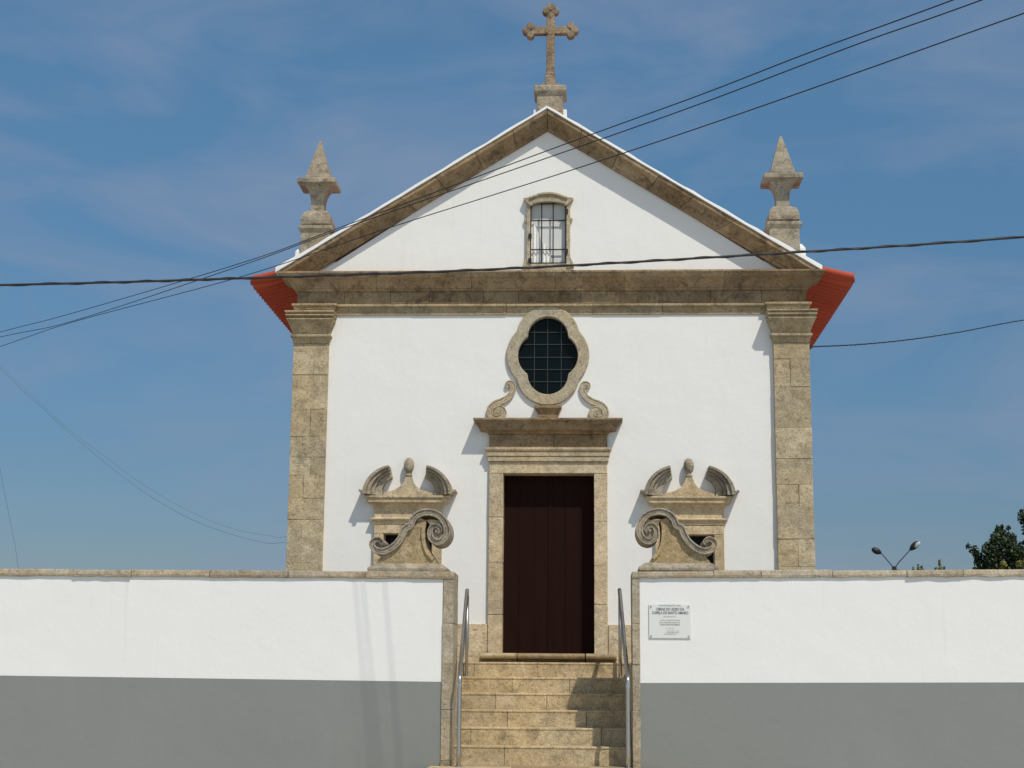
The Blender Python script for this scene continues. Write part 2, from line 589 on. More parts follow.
# ---- raking cornice of the gable
SL = .628
ZB = 4.656
def rake(bm, side, levels, y_in, cx=-.035):
    rings = []
    for p, t in levels:
        za = 6.55 + t
        xe = (za - ZB) / SL
        rings.append(((cx + side * .0015, za), (cx + side * xe, ZB), p))
    # cut each slope into stones
    n = 7
    cuts = [0, .13, .27, .42, .55, .7, .86, 1]
    for k in range(n):
        d = random.uniform(-.004, .004)
        rr_ = []
        for end in (0, 1):
            f = cuts[k] + (.0007 if k else 0) if end == 0 else cuts[k + 1] - (.0007 if k < n - 1 else 0)
            ring = [Vector((a[0] + (b[0] - a[0]) * f, -p - d, a[1] + (b[1] - a[1]) * f)) for a, b, p in rings]
            a, b, p = rings[-1]
            ring.append(Vector((a[0] + (b[0] - a[0]) * f, y_in, a[1] + (b[1] - a[1]) * f)))
            a, b, p = rings[0]
            ring.append(Vector((a[0] + (b[0] - a[0]) * f, y_in, a[1] + (b[1] - a[1]) * f)))
            rr_.append(ring)
        loft(bm, rr_)
lev = [(.05, 0), (.06, .035), (.085, .045), (.10, .085), (.15, .125), (.20, .15), (.225, .165), (.225, .225)]
bm = bmesh.new()
rake(bm, -1, lev, .2)
rake(bm, 1, lev, .2)
obj('raking_cornice', bm, STONE_BRN, chapel, .005)
# white mortar capping along the verge, with the pads under the finials and cross
bm = bmesh.new()
for side in (-1, 1):
    rings = []
    N = 26
    for k in range(N + 1):
        f = k / N
        xe = (6.775 - 4.652) / SL
        x = -.035 + side * (.001 + (xe + .02) * f)
        zt = 6.775 + .002 - SL * (xe + .02) * f
        th = .038 + random.uniform(-.006, .008) + .03 * f ** 5
        w = random.uniform(-.006, .006)
        rings.append([(x, -.245 + w, zt), (x, -.24 + w, zt + th), (x, -.05, zt + th + .035), (x, .34, zt + th + .03), (x, .34, zt)])
    loft(bm, rings)
obj('mortar_capping', bm, WHITE, chapel, .006)

# ---- roof: barrel tiles in rows, wavy eaves
def roof_side(bm, side):
    RIDGE, EAVE = 6.585, 4.60
    XE = 3.765
    ny, nx_ = 600, 12
    Y0, Y1 = .02, 12.6
    per = .165
    top, bot = [], []
    for i in range(ny + 1):
        y = Y0 + (Y1 - Y0) * i / ny
        w = math.cos(2 * PI * (y - Y0) / per)
        rt, rb = [], []
        for k in range(nx_ + 1):
            f = k / nx_
            # the slope eases a little over the eaves
            x = XE * f
            z = 6.70 - .628 * x if x < 3.15 else 6.70 - .628 * 3.15 - .27 * (x - 3.15)
            x = side * (.002 + x)
            rt.append((x, y, z + .035 * w + .03))
            rb.append((x, y, z + .035 * w - .02))
        top.append(rt)
        bot.append(rb)
    vt = [[bm.verts.new(p) for p in r] for r in top]
    vb = [[bm.verts.new(p) for p in r] for r in bot]
    for i in range(ny):
        for k in range(nx_):
            quad(bm, (vt[i][k], vt[i + 1][k], vt[i + 1][k + 1], vt[i][k + 1]))
            quad(bm, (vb[i][k], vb[i][k + 1], vb[i + 1][k + 1], vb[i + 1][k]))
        quad(bm, (vt[i][nx_], vt[i + 1][nx_], vb[i + 1][nx_], vb[i][nx_]))
        quad(bm, (vt[i][0], vb[i][0], vb[i + 1][0], vt[i + 1][0]))
    for i in (0, ny):
        for k in range(nx_):
            quad(bm, (vt[i][k], vt[i][k + 1], vb[i][k + 1], vb[i][k]))
for side in (-1, 1):
    bm = bmesh.new()
    roof_side(bm, side)
    rf = obj('roof', bm, TILE, chapel, smooth=False)
    # the front course of the eaves: a double row of tile ends at the corner
    bm = bmesh.new()
    for k in range(70):
        y = .06 + k * .165
        pts = [(side * 3.30, y, 4.70), (side * 3.55, y, 4.635), (side * 3.80, y, 4.60)]
        rings = []
        for p in pts:
            ring = [(p[0], p[1] + .066 * math.cos(a), p[2] - .045 * math.sin(a)) for a in [PI * i / 8 for i in range(9)]]
            ring += [(p[0], p[1] + .052 * math.cos(a), p[2] - .031 * math.sin(a)) for a in [PI * i / 8 for i in range(8, -1, -1)]]
            rings.append(ring)
        loft(bm, rings)
    obj('eave_tiles', bm, TILE, rf)
    bm = bmesh.new()
    # verge tile that closes the corner
    tube(bm, [(side * 3.36, .0, 4.725), (side * 3.58, .01, 4.67), (side * 3.79, .02, 4.625)], .042, 12)
    obj('verge_tile', bm, TILE, rf)

# ---- finials
def finial(cx, zoff, cyy=.19):
    bm = bmesh.new()
    z = zoff
    prof = [(.17, 5.325), (.19, 5.35), (.195, 5.40), (.185, 5.455), (.16, 5.505), (.128, 5.535), (.10, 5.545), (.086, 5.552), (.082, 5.60), (.084, 5.67),
            (.096, 5.745), (.118, 5.81), (.15, 5.852), (.155, 5.872), (.225, 5.876), (.246, 5.885), (.246, 5.935), (.225, 5.95), (.16, 5.965), (.156, 6.0), (.148, 6.008), (.146, 6.03), (.014, 6.505), (.004, 6.515)]
    loft(bm, [sq(cx, cyy, h, zz + z) for h, zz in prof])
    f = obj('finial', bm, STONE_GRY, chapel, .0035)
    bm = bmesh.new()
    loft(bm, [sq(cx, cyy, h, zz + z) for h, zz in [(.187, 4.85), (.187, 5.24), (.2, 5.25), (.22, 5.28), (.22, 5.31), (.2, 5.322)]])
    obj('pedestal', bm, STONE_GRY, f, .008)
    bm = bmesh.new()
    loft(bm, [sq(cx, cyy + .105, h, zz + z) for h, zz in [(.27, 4.70), (.262, 4.99), (.225, 5.045), (.19, 5.06)]])
    obj('mortar_pad', bm, WHITE, f, .02)
finial(-2.99, 0)
finial(2.945, .02)

# ---- cross on the apex
bm = bmesh.new()
CX, CY, CZ = -.005, .12, 7.965
def arm(bm, pts, y0, y1):
    prism(bm, pts, y0, y1)
box(bm, CX - .066, CX + .066, CY - .06, CY + .06, 7.18, 7.35)
loft(bm, [sq(CX, CY, .062, 7.351, .055), sq(CX, CY, .053, 7.44, .052), sq(CX, CY, .053, 8.225, .052)])
box(bm, CX - .25, CX - .054, CY - .046, CY + .046, CZ - .052, CZ + .052)
box(bm, CX + .054, CX + .25, CY - .046, CY + .046, CZ - .052, CZ + .052)
for dx, dz in ((-1, 0), (1, 0), (0, 1)):
    ex, ez = CX + dx * .262, CZ + (.27 if dz else 0)
    for k, (lx, lz, r) in enumerate(((0, .058, .05), (0, -.058, .05), (.052, 0, .052))):
        if dz:
            px, pz = ex + lz, ez + lx
        else:
            px, pz = ex + dx * lx, ez + lz
        disc_y(bm, px, pz, r, CY - .057 - .003 * k, CY + .057 + .003 * k, 16)
for s in (-1, 1):
    disc_y(bm, CX + s * .085, 7.205, .04, CY - .05, CY + .05, 14)
disc_y(bm, CX, CZ, .075, CY - .058, CY + .058, 18)
cross = obj('cross', bm, STONE_CRS, chapel, .012, label='weathered stone cross with trefoil ends')
bm = bmesh.new()
loft(bm, [sq(CX, CY, h, z) for h, z in [(.172, 6.6), (.168, 7.045), (.2, 7.06), (.208, 7.075), (.208, 7.14), (.19, 7.155), (.12, 7.175), (.11, 7.185)]])
obj('pedestal', bm, STONE_GRY, cross, .008)
bm = bmesh.new()
loft(bm, [sq(CX, CY + .08, .215, z, .22) for z in (6.68, 6.845)])
obj('mortar_pad', bm, WHITE, cross, .015)

# ---- gable window
WX = GX
bm = bmesh.new()
for s in (-1, 1):
    prism(bm, [(WX + s * .228, 4.74), (WX + s * .275, 4.74), (WX + s * .275, 5.60), (WX + s * .228, 5.60)], -.055, .16)
    # shouldered ears at the foot and at mid height
    prism(bm, [(WX + s * .276, 4.745), (WX + s * .325, 4.745), (WX + s * .315, 4.80), (WX + s * .276, 4.88)], -.05, .02)
    prism(bm, [(WX + s * .276, 5.33), (WX + s * .29, 5.33), (WX + s * .305, 5.365), (WX + s * .305, 5.385), (WX + s * .276, 5.39)], -.05, .02)
box(bm, WX - .2275, WX + .2275, -.06, .16, 4.70, 4.79)
gw = obj('gable_window', bm, STONE_OCU, chapel, .006)
def hood_line(o_, drop):
    pts = []
    for i in range(-10, 11):
        f = i / 10
        pts.append((WX + f * .2, 5.70 + o_ - drop * (f * f)))
    return pts
bm = bmesh.new()
up = [(WX - .315, 5.625), (WX - .315, 5.645), (WX - .24, 5.655)] + hood_line(.015, .05) + [(WX + .24, 5.655), (WX + .315, 5.645), (WX + .315, 5.625)]
lo = [(WX + .235, 5.545), (WX + .2, 5.545)] + [(x, z - .07) for x, z in hood_line(-.035, .03)][::-1] + [(WX - .2, 5.545), (WX - .235, 5.545)]
prism(bm, up + lo, -.085, .14)
prism(bm, [(x, z) for x, z in up[2:-2]] + [(x, z - .03) for x, z in up[2:-2]][::-1], -.11, -.086)
obj('hood', bm, STONE_OCU, gw, .006)
bm = bmesh.new()
box(bm, WX - .226, WX + .226, .035, .055, 4.79, 5.62)
obj('windowpane', bm, ROOMGREY, gw)  # opaque pale board stands in for the reflecting window glass
bm = bmesh.new()
# white cloth gathered behind the bars
def cloth(xa, xb, zt, zb, sway):
    rings = []
    n = 16
    for i in range(n + 1):
        f = i / n
        y = .014 + .009 * math.sin(f * 17 + sway)
        x = xa + (xb - xa) * f
        zz = zt(f)
        rings.append([(x, y, zb), (x, y, zz), (x, y + .006, zz), (x, y + .006, zb)])
    loft(bm, rings)
cloth(WX - .215, WX - .09, lambda f: 5.34 - .25 * f ** 2, 4.80, .3)
cloth(WX - .085, WX + .035, lambda f: 5.10 - .14 * abs(f - .15) ** 1.2 - .06 * f, 4.80, 1.4)
obj('curtain', bm, CURTAIN, gw)
bm = bmesh.new()
for x in (-.222, -.085, .06, .218):
    box(bm, WX + x - .0075, WX + x + .0075, -.035, -.02, 4.79, 5.60)
for z in (4.81, 4.985, 5.365, 5.585):
    box(bm, WX - .227, WX + .227, -.019, -.008, z - .007, z + .007)
for s, z in ((-1, 5.15), (1, 5.47), (1, 4.95), (-1, 4.83)):
    box(bm, WX + s * .228 - .02, WX + s * .228 + .02, -.075, -.036, z - .03, z + .03)
obj('grille', bm, IRON, gw)

# ---- quatrefoil oculus
bm = bmesh.new()
n = len(OC_IN)
def ocr(k, y):
    return [(OCX + (a[0] + (b[0] - a[0]) * k), y, OCZ + (a[1] + (b[1] - a[1]) * k)) for a, b in zip(OC_IN, OC_OUT)]
rings = [ocr(0, .2), ocr(0, -.032), ocr(.05, -.042), ocr(.93, -.045), ocr(1, -.036), ocr(1, .05)]
vr = loft(bm, rings, caps=False)
oc = obj('oculus', bm, STONE_OCU, chapel, smooth=False)
bm = bmesh.new()
prism(bm, [(OCX + x * 1.01, OCZ + z * 1.01) for x, z in OC_IN], .055, .07)
obj('leaded_glass', bm, DARKGLASS, oc)
bm = bmesh.new()
def span(k, vert):
    lim = []
    for i in range(len(OC_IN)):
        a, b = OC_IN[i], OC_IN[(i + 1) % len(OC_IN)]
        u0, u1 = (a[0], b[0]) if vert else (a[1], b[1])
        if (u0 - k) * (u1 - k) <= 0 and u0 != u1:
            t = (k - u0) / (u1 - u0)
            lim.append((a[1] + (b[1] - a[1]) * t) if vert else (a[0] + (b[0] - a[0]) * t))
    return min(lim), max(lim)
for k in (-.17, -.005, .165):
    a, b = span(k, True)
    box(bm, OCX + k - .003, OCX + k + .003,   .045, .0535, OCZ + a, OCZ + b)
for k in (.31, .155, -.01, -.165, -.32):
    a, b = span(k, False)
    box(bm, OCX + a, OCX + b,   .039, .0445, OCZ + k - .003, OCZ + k + .003)
obj('lead_grid', bm, LEAD, oc)
bm = bmesh.new()
stack(bm, OCX - .09, OCX + .105, [(.02, 2.83), (.022, 2.87), (.035, 2.90), (.06, 2.935), (.07, 2.945), (.07, 2.978)], .02, base=-.03)
obj('corbel', bm, STONE_BRN, oc, .005)

# ---- scrolls on the door cornice
SCP = [(280, 478), (270, 470), (278, 456), (298, 459), (306, 480), (300, 508), (281, 538), (247, 560), (207, 576), (179, 600), (171, 630), (183, 653), (212, 662), (242, 652), (252, 626), (238, 604), (214, 606), (205, 626), (219, 640), (231, 627)]
for s, zt in ((-1, 0), (1, -.01)):
    bm = bmesh.new()
    pts = [(OCX + .0 - s * (zx - 505) / 466, 2.80 + zt + (676 - zy) / 466) for zx, zy in SCP]
    ribbon(bm, pts, lambda t: .021 + .020 * math.sin(PI * min(1, t * 1.1) * .85 + .15) if t < .85 else .018, -.038, .01, 5, 2)
    cx_, cz_ = OCX - s * (222 - 505) / 466, 2.80 + zt + (676 - 626) / 466
    disc_y(bm, cx_, cz_, .085, -.018, .012, 20)
    disc_y(bm, cx_, cz_, .024, -.034, -.019, 14)
    disc_y(bm, OCX - s * (284 - 505) / 466, 2.80 + zt + (676 - 471) / 466, .026, -.03, .012, 14)
    obj('scroll', bm, STONE_OCU, chapel, smooth=False)

# ---- door surround
JL, JR = (-.733, -.56), (.552, .714)
bm = bmesh.new()
for (a, b), zs in ((JL, (-.16, .42, 1.05, 1.6, 2.138)), (JR, (-.16, .55, 1.02, 1.55, 2.138))):
    for z0, z1 in zip(zs[:-1], zs[1:]):
        box(bm, a, b, -.05 + random.uniform(-.003, .003), .24, z0 + .001, z1 - .001, jit=.002)
box(bm, -.733, .714, -.051, .24, 2.14, 2.282)
dsur = obj('door_surround', bm, STONE_TAN, chapel, .007)
bm = bmesh.new()
mould = [(.066, 2.283), (.078, 2.288), (.08, 2.335), (.07, 2.339), (.07, 2.345), (.09, 2.349), (.093, 2.39), (.08, 2.395), (.08, 2.403), (.102, 2.41), (.112, 2.428), (.112, 2.452)]
stack(bm, -.672, .652, mould, .1)
obj('architrave', bm, STONE_TAN, dsur, .004)
bm = bmesh.new()
block_run(bm, -.68, .66, [(.055, 2.454), (.058, 2.46), (.058, 2.62)], [1.1, .9], .1)
obj('frieze', bm, STONE_BRN, dsur, .005)
bm = bmesh.new()
stack(bm, -.68, .655, [(.06, 2.622), (.078, 2.628), (.082, 2.65), (.165, 2.662), (.175, 2.668), (.176, 2.688), (.19, 2.71), (.215, 2.742), (.24, 2.768), (.246, 2.774), (.246, 2.795), (.235, 2.80)], .1)
obj('door_cornice', bm, STONE_BRN, dsur, .005)

# door leaves
for x0, x1, kn in ((-.565, .0085, -1), (.0115, .558, 1)):
    bm = bmesh.new()
    w = (x1 - x0) / 3
    box(bm, x0, x1, .2, .235, -.06, 2.15)
    for k in range(3):
        box(bm, x0 + k * w + .0015, x0 + (k + 1) * w - .0015, .195, .1995, -.055, 2.148)
    leaf = obj('door_leaf', bm, DOORWOOD, chapel, .003)
bm = bmesh.new()
box(bm, -.012, .032, .185, .1945, -.05, 2.145)
obj('cover_strip', bm, DOORWOOD, leaf, .003)
# threshold of three nosed stones
bm = bmesh.new()
th = [(.30, -.155), (.30, -.112), (.42, -.106), (.445, -.094), (.452, -.075), (.445, -.058), (.42, -.046), (.36, -.042)]
for a, b in ((-.80, -.366), (-.352, .438), (.452, .815)):
    rings = [[(a, .2, z), (a, -p, z), (b, -p, z), (b, .2, z)] for p, z in th]
    loft(bm, rings)
obj('threshold', bm, STONE_STP, chapel, .006)

# ---- side windows with broken pediments
def side_window(nx):
    X = lambda u: nx + u
    Z = lambda v: NZ + v
    bm = bmesh.new()
    for s in (-1, 1):
        prism(bm, [(X(s * .297), Z(-1.16)), (X(s * .415), Z(-1.16)), (X(s * .415), Z(-.456)), (X(s * .297), Z(-.456))], -.065, .2)
    prism(bm, [(X(-.415), Z(-.454)), (X(.415), Z(-.454)), (X(.415), Z(-.345)), (X(-.415), Z(-.345))], -.066, .2)
    prism(bm, [(X(-.46), Z(-1.25)), (X(.46), Z(-1.25)), (X(.46), Z(-1.162)), (X(-.46), Z(-1.162))], -.10, .2)
    w = obj('side_window', bm, STONE_TAN, chapel, .006)
    bm = bmesh.new()
    prof = [(.067, -.343), (.075, -.335), (.08, -.295), (.105, -.285), (.105, -.268), (.07, -.262), (.062, -.255), (.062, -.15), (.07, -.142), (.08, -.105), (.088, -.098), (.14, -.085), (.148, -.078), (.150, -.045), (.145, -.04), (.16, -.03), (.172, -.022), (.172, 0)]
    stack(bm, nx - .355, nx + .355, [(p, Z(v)) for p, v in prof], .05)
    obj('window_cornice', bm, STONE_TAN, w, .004)
    for s in (-1, 1):
        bm = bmesh.new()
        na = 12
        def arc(k):
            o_ = []
            for i in range(na + 1):
                t = i / na
                a = math.radians(179 - 77 * t)
                r = .40 + ((.165 + .08 * t) - .40) * k
                o_.append((-.15 + r * math.cos(a), .92 * r * math.sin(a)))
            return o_
        for k0, k1, d in ((0, .2, .235), (.203, .42, .205), (.423, .62, .15), (.623, 1, .11)):
            pl_ = [(X(-s * x), Z(z + .006)) for x, z in arc(k0) + arc(k1)[::-1]]
            prism(bm, pl_, -d, .02)
        # out-turned ear where the arc meets the cornice
        prism(bm, [(X(-s * x), Z(z)) for x, z in ((-.512, .002), (-.56, .035), (-.60, .05), (-.59, .072), (-.545, .062))], -.225, .02)
        obj('pediment_arc', bm, STONE_GRY, w, .005)
    bm = bmesh.new()
    half = [(.31, .003), (.30, .035), (.235, .055), (.16, .078), (.105, .115), (.065, .165), (.045, .215), (.045, .232)]
    prism(bm, [(X(x), Z(z)) for x, z in half] + [(X(-x), Z(z)) for x, z in half[::-1]], -.12, .02)
    pd = obj('urn_pedestal', bm, STONE_TAN, w, .006)
    bm = bmesh.new()
    lp = [(.03, .233), (.042, .245), (.045, .262), (.03, .275), (.026, .29), (.038, .30), (.056, .33), (.064, .37), (.062, .41), (.05, .445), (.03, .468), (.008, .478)]
    loft(bm, [circ(X(0), -.065, r, Z(z), 18) for r, z in lp])
    obj('urn', bm, STONE_GRY, w, smooth=True)
    bm = bmesh.new()
    box(bm, X(-.305), X(.305), .17, .19, Z(-1.16), Z(-.44))
    obj('pane', bm, DARKGLASS, w)
for nx in NX:
    side_window(nx)

# cable bracket on the right pilaster
bm = bmesh.new()
disc_y(bm, 3.225, 3.718, .022, -.07, -.03, 10)
box(bm, 3.19, 3.24, -.06, -.04, 3.71, 3.726)
obj('cable_bracket', bm, IRON, chapel)

# ------------------------------------------------------------------ boundary walls
WY = -2.6
STONE_END = stone('wall end granite', (.47, .43, .35), (.39, .335, .25), (.2, .165, .12), .45, .5, .3, 15.0)
def boundary_wall(side, label, xin, xend, z_top, z_line, sl, xstone, sl_line):
    """side wall of the forecourt; sl is its slight fall along X"""
    w = thing('boundary_wall', label, 'wall', (side * 5, WY + .15, STREET_Z), 'painted forecourt walls')
    L = 10.0
    f = lambda z, x: z + sl * (abs(x) - 1)
    xa = xstone
    g = lambda x: z_line + sl_line * (abs(x) - 1)
    bm = bmesh.new()
    a, b = side * xa, side * L
    # lower grey field and upper white field, met at the painted line
    def slab(z0, z1, mi, yf):
        loft(bm, [[(a, yf, z0(a)), (b, yf, z0(b)), (b, WY + .51, z0(b)), (a, WY + .51, z0(a))],
                  [(a, yf, z1(a)), (b, yf, z1(b)), (b, WY + .51, z1(b)), (a, WY + .51, z1(a))]], mi=mi)
    slab(lambda x: STREET_Z - .05, g, 1, WY)
    slab(lambda x: g(x) + .0005, lambda x: f(z_top, x), 0, WY)
    obj('painted_wall', bm, [WHITE, GREY], w)
    bm = bmesh.new()
    x = xin
    while x < L:
        n_ = min(L, x + random.uniform(.45, .95))
        d = random.uniform(-.006, .006)
        h = .07 + random.uniform(-.006, .006)
        pa, pb = side * (x + (.002 if x > xin else 0)), side * (n_ - .002)
        ring = lambda px: [(px, WY - .028 + d + random.uniform(-.004, .004), f(z_top, px) + .001 + random.uniform(-.013, -.001)), (px, WY - .034 + d, f(z_top, px) + .02 ), (px, WY - .028 + d, f(z_top, px) + h - .012), (px, WY - .012, f(z_top, px) + h), (px, WY + .55, f(z_top, px) + h), (px, WY + .55, f(z_top, px) + .001)]
        mids = [pa + (pb - pa) * k / 7 for k in range(8)]
        loft(bm, [ring(m_) for m_ in mids])
        x = n_
    obj('coping', bm, STONE_CAP, w, .006)
    # dressed stones that close the wall end at the steps
    bm = bmesh.new()
    z = STREET_Z
    hs = [.5, .42, .55, .5, .45, .5]
    k = (z_top - STREET_Z) / sum(hs)
    for i, h in enumerate(hs):
        x0, x1 = sorted((side * xin, side * (xa - .001)))
        box(bm, x0, x1, WY - .018 + random.uniform(-.003, .003), WY + .53, z + .001, z + h * k - .001, jit=.003)
        z += h * k
    obj('end_stones', bm, STONE_END, w, .005)
    return w
STONE_CAP = stone('coping stone', (.52, .48, .41), (.40, .315, .20), (.18, .15, .11), .5, .7, .6, 21.0)
wl_ = boundary_wall(-1, 'white and grey painted wall left of the steps, without a plaque', .93, 10, .682, -.39, 0.002, 1.045, .006)
wr_ = boundary_wall(1, 'white and grey painted wall right of the steps, carrying the small plaque', .94, 10, .70, -.385, .0095, 1.02, .0095)

# carved volute blocks standing on the wall ends
VBAND = [(226, 574), (232, 560), (212, 546), (188, 556), (181, 580), (204, 606), (246, 612), (290, 592), (328, 557), (350, 517), (366, 484), (392, 470), (404, 438), (436, 406), (488, 394), (544, 410), (582, 452), (594, 505), (574, 548), (538, 560), (508, 540), (500, 504), (514, 476), (540, 472), (556, 492), (546, 510)]
def volute(side, xc, zc, parent, k=1.0, label=None):
    u = lambda zx: xc - side * (zx - 380) / 519 * k
    v = lambda zy: zc + (725 - zy) / 519 * k
    yf, yb = WY + .02, WY + .49
    bm = bmesh.new()
    ribbon(bm, [(u(a), v(b)) for a, b in VBAND], lambda t: (.022 + .015 * min(1, t / .25)) * k if t < .7 else (.037 - .015 * (t - .7) / .3) * k, yf, yb, 5)
    disc_y(bm, u(545), v(490), .10 * k, yf + .035, yb - .035, 22)
    disc_y(bm, u(543), v(497), .030 * k, yf + .012, yf + .049, 14)
    disc_y(bm, u(212), v(575), .045 * k, yf + .05, yb - .05, 16)
    vo = obj('volute', bm, STONE_GRY, parent, label=label)
    bm = bmesh.new()
    plate = [(200, 684), (545, 684), (536, 664), (512, 632), (490, 598), (476, 555), (470, 505), (478, 440), (440, 425), (412, 470), (376, 492), (352, 535), (322, 575), (285, 606), (240, 628), (212, 662)]
    prism(bm, [(u(a), v(b)) for a, b in plate], yf + .045, yb - .045)
    # raised fillet that follows the foot of the big curl
    ribbon(bm, [(u(a), v(b)) for a, b in ((462, 470), (462, 520), (470, 575), (492, 625), (520, 655))], lambda t: .018 * k, yf + .022, yf + .06, 4, False)
    obj('scroll_body', bm, STONE_TAN2, vo, .006)
    bm = bmesh.new()
    xs = sorted((u(172), u(588)))
    rings = []
    for p, z in ((.02, zc + .002), (.024, zc + .04), (.015, zc + .05), (-.01, zc + .066), (-.03, zc + .08), (-.045, zc + .092)):
        rings.append([(xs[0] - p, yb + p * .3, z), (xs[0] - p, yf - p, z), (xs[1] + p, yf - p, z), (xs[1] + p, yb + p * .3, z)])
    loft(bm, rings)
    obj('scroll_base', bm, STONE_GRY, vo, .008)
STONE_TAN2 = stone('ochre carved granite', (.50, .405, .25), (.38, .295, .17), (.14, .11, .075), .7, .3, .3, 31.0)
volute(-1, -1.43, .752, wl_)
volute(1, 1.432, .772, wr_, .99)

# ------------------------------------------------------------------ steps
stair = thing('stone_steps', 'flight of worn tan granite steps climbing between the two walls to the door', 'steps', (0, -1.8, STREET_Z))
tops = [-.155, -.325, -.502, -.682, -.863, -1.047, -1.243]
TR, Y0S = .275, .87
cutsx = [(-.83, -.10, .58), (-.38, .27), (-.55, .02), (-.40, .46), (-.78, .62), (-.40, .70)]
for i in range(6):
    bm = bmesh.new()
    yf = -(Y0S + TR * i)
    xs = [-.952] + list(cutsx[i]) + [.938]
    ztop = tops[i]
    zb = tops[i + 1] if i < 5 else -1.243
    yback = yf + TR + .10 if i else .0
    for a, b in zip(xs[:-1], xs[1:]):
        d = random.uniform(-.006, .006)
        rings = []
        for p, z in ((.0, zb - .04), (.0, ztop - .03), (.007, ztop - .02), (.007, ztop - .006), (0, ztop)):
            rings.append([(a + .0015, yback, z), (a + .0015, yf - p + d, z), (b - .0015, yf - p + d, z), (b - .0015, yback, z)])
        loft(bm, rings)
    obj('step', bm, STONE_STP, stair, .006)
# landing in front of the walls and the lower flight down to the street
zz = tops[6]
for k in range(4):
    bm = bmesh.new()
    ex = .0 + .30 * k
    yf = -3.02 - .32 * k
    xl, xr = -1.15 - ex, 1.195 + ex
    xs = [xl, xl + (xr - xl) * .36, xl + (xr - xl) * .7, xr]
    for a, b in zip(xs[:-1], xs[1:]):
        top_ = zz - .2 * k
        yb = -2.05 if k == 0 else yf + .36
        if k == 0:
            # fit between the wall ends behind the wall face
            loft(bm, [[(a + .002, -2.622, z), (a + .002, yf, z), (b - .002, yf, z), (b - .002, -2.622, z)] for z in (top_ - .22, top_)])
        else:
            loft(bm, [[(a + .002, -2.62, z), (a + .002, yf, z), (b - .002, yf, z), (b - .002, -2.62, z)] for z in (top_ - .2, top_ - .001)])
    if k == 0:
        box(bm, -.95, .936, -2.618, -2.02, zz - .2, zz)
    obj('step', bm, STONE_STP, stair, .008, label='wide lowest landing step in front of the walls' if k == 0 else None)
# cheeks of the stair well
for a, b in ((-1.158, -.956), (.942, 1.158)):
    bm = bmesh.new()
    box(bm, a, b, -2.06, -.02, STREET_Z - .1, -.165)
    obj('stair_cheek', bm, STONE_TAN, stair, .006)

# ------------------------------------------------------------------ handrails
def handrail(foot, top, label):
    h = thing('handrail', label, 'handrail', (foot[0], foot[1], foot[2]), 'steel handrails beside the steps')
    fx, fy, fz = foot
    tx, ty, tz = top
    bm = bmesh.new()
    path = [Vector((fx, fy, fz)), Vector((fx, fy, fz + .4)), Vector((fx, fy, fz + .80))]
    bend = Vector((fx, fy, fz + .895))
    end = Vector(top)
    dirn = (end - bend).normalized()
    path += [bend - Vector((0, 0, .05)), bend + dirn * .012 - Vector((0, 0, .008)), bend + dirn * .06, bend + dirn * .2, bend + (end - bend) * .5, end - dirn * .02, end]
    tube(bm, cr(path, 3), .0225, 14)
    obj('rail', bm, STEEL, h, smooth=True)
    bm = bmesh.new()
    tube(bm, [(tx + .003, ty + .03, -.326), (tx + .003, ty + .03, .1), (tx + .003, ty + .03, tz - .035)], .0205, 14)
    obj('post', bm, STEEL, h, smooth=True)
    for px, py, pz in ((fx, fy, fz), (tx + .003, ty + .03, -.325)):
        bm = bmesh.new()
        loft(bm, [circ(px, py, r, z, 18) for r, z in ((.042, pz + .0005), (.042, pz + .008), (.03, pz + .012))])
        obj('foot_plate', bm, STEEL, h, .002)
handrail((-.845, -2.74, -1.243), (-.915, -1.0, .63), 'stainless steel handrail on the left of the steps')
handrail((.888, -2.74, -1.243), (.842, -1.0, .645), 'stainless steel handrail on the right of the steps')

# ------------------------------------------------------------------ plaque
PX0, PX1, PZ0, PZ1 = 1.115, 1.548, .075, .425
pq = thing('wall_plaque', 'small white lettered plaque with four corner studs on the white wall', 'plaque', ((PX0 + PX1) / 2, WY, PZ0))
bm = bmesh.new()
box(bm, PX0, PX1, WY - .014, WY - .004, PZ0, PZ1)
obj('panel', bm, PLAQUE, pq, .002)
def text(body, size, cx, cz, mat, width=None, bold=0.0, name='lettering'):
    cu = bpy.data.curves.new('lettering', 'FONT')
    cu.body = body
    cu.size = size
    cu.align_x = 'CENTER'
    cu.align_y = 'CENTER'
    cu.offset = bold
    cu.extrude = .0008
    t = bpy.data.objects.new('lettering', cu)
    COL.objects.link(t)
    bpy.context.view_layer.update()
    me = bpy.data.meshes.new_from_object(t.evaluated_get(bpy.context.evaluated_depsgraph_get()))
    COL.objects.unlink(t)
    bpy.data.objects.remove(t)
    me.materials.append(mat)
    xs = [v.co.x for v in me.vertices]
    k = width / (max(xs) - min(xs)) if width else 1
    for v in me.vertices:
        x, y, z = v.co
        v.co = (cx + x * k, WY - .0155 - z, cz + y)
    o = bpy.data.objects.new(name, me)
    COL.objects.link(o)
    o.parent = pq
    o.location = -wpos(pq)
    return o
pcx = (PX0 + PX1) / 2
pz = lambda zy: PZ1 - (zy - 100) / 590 * (PZ1 - PZ0)
text('INAUGURAÇÃO DAS', .023, pcx + .0, pz(120), PALEINK, .225)
text('OBRAS DO ADRO DA', .040, pcx + .005, pz(187), INK, .29, .0008)
text('CAPELA DE SANTO AMARO', .040, pcx + .005, pz(250), INK, .375, .0008)
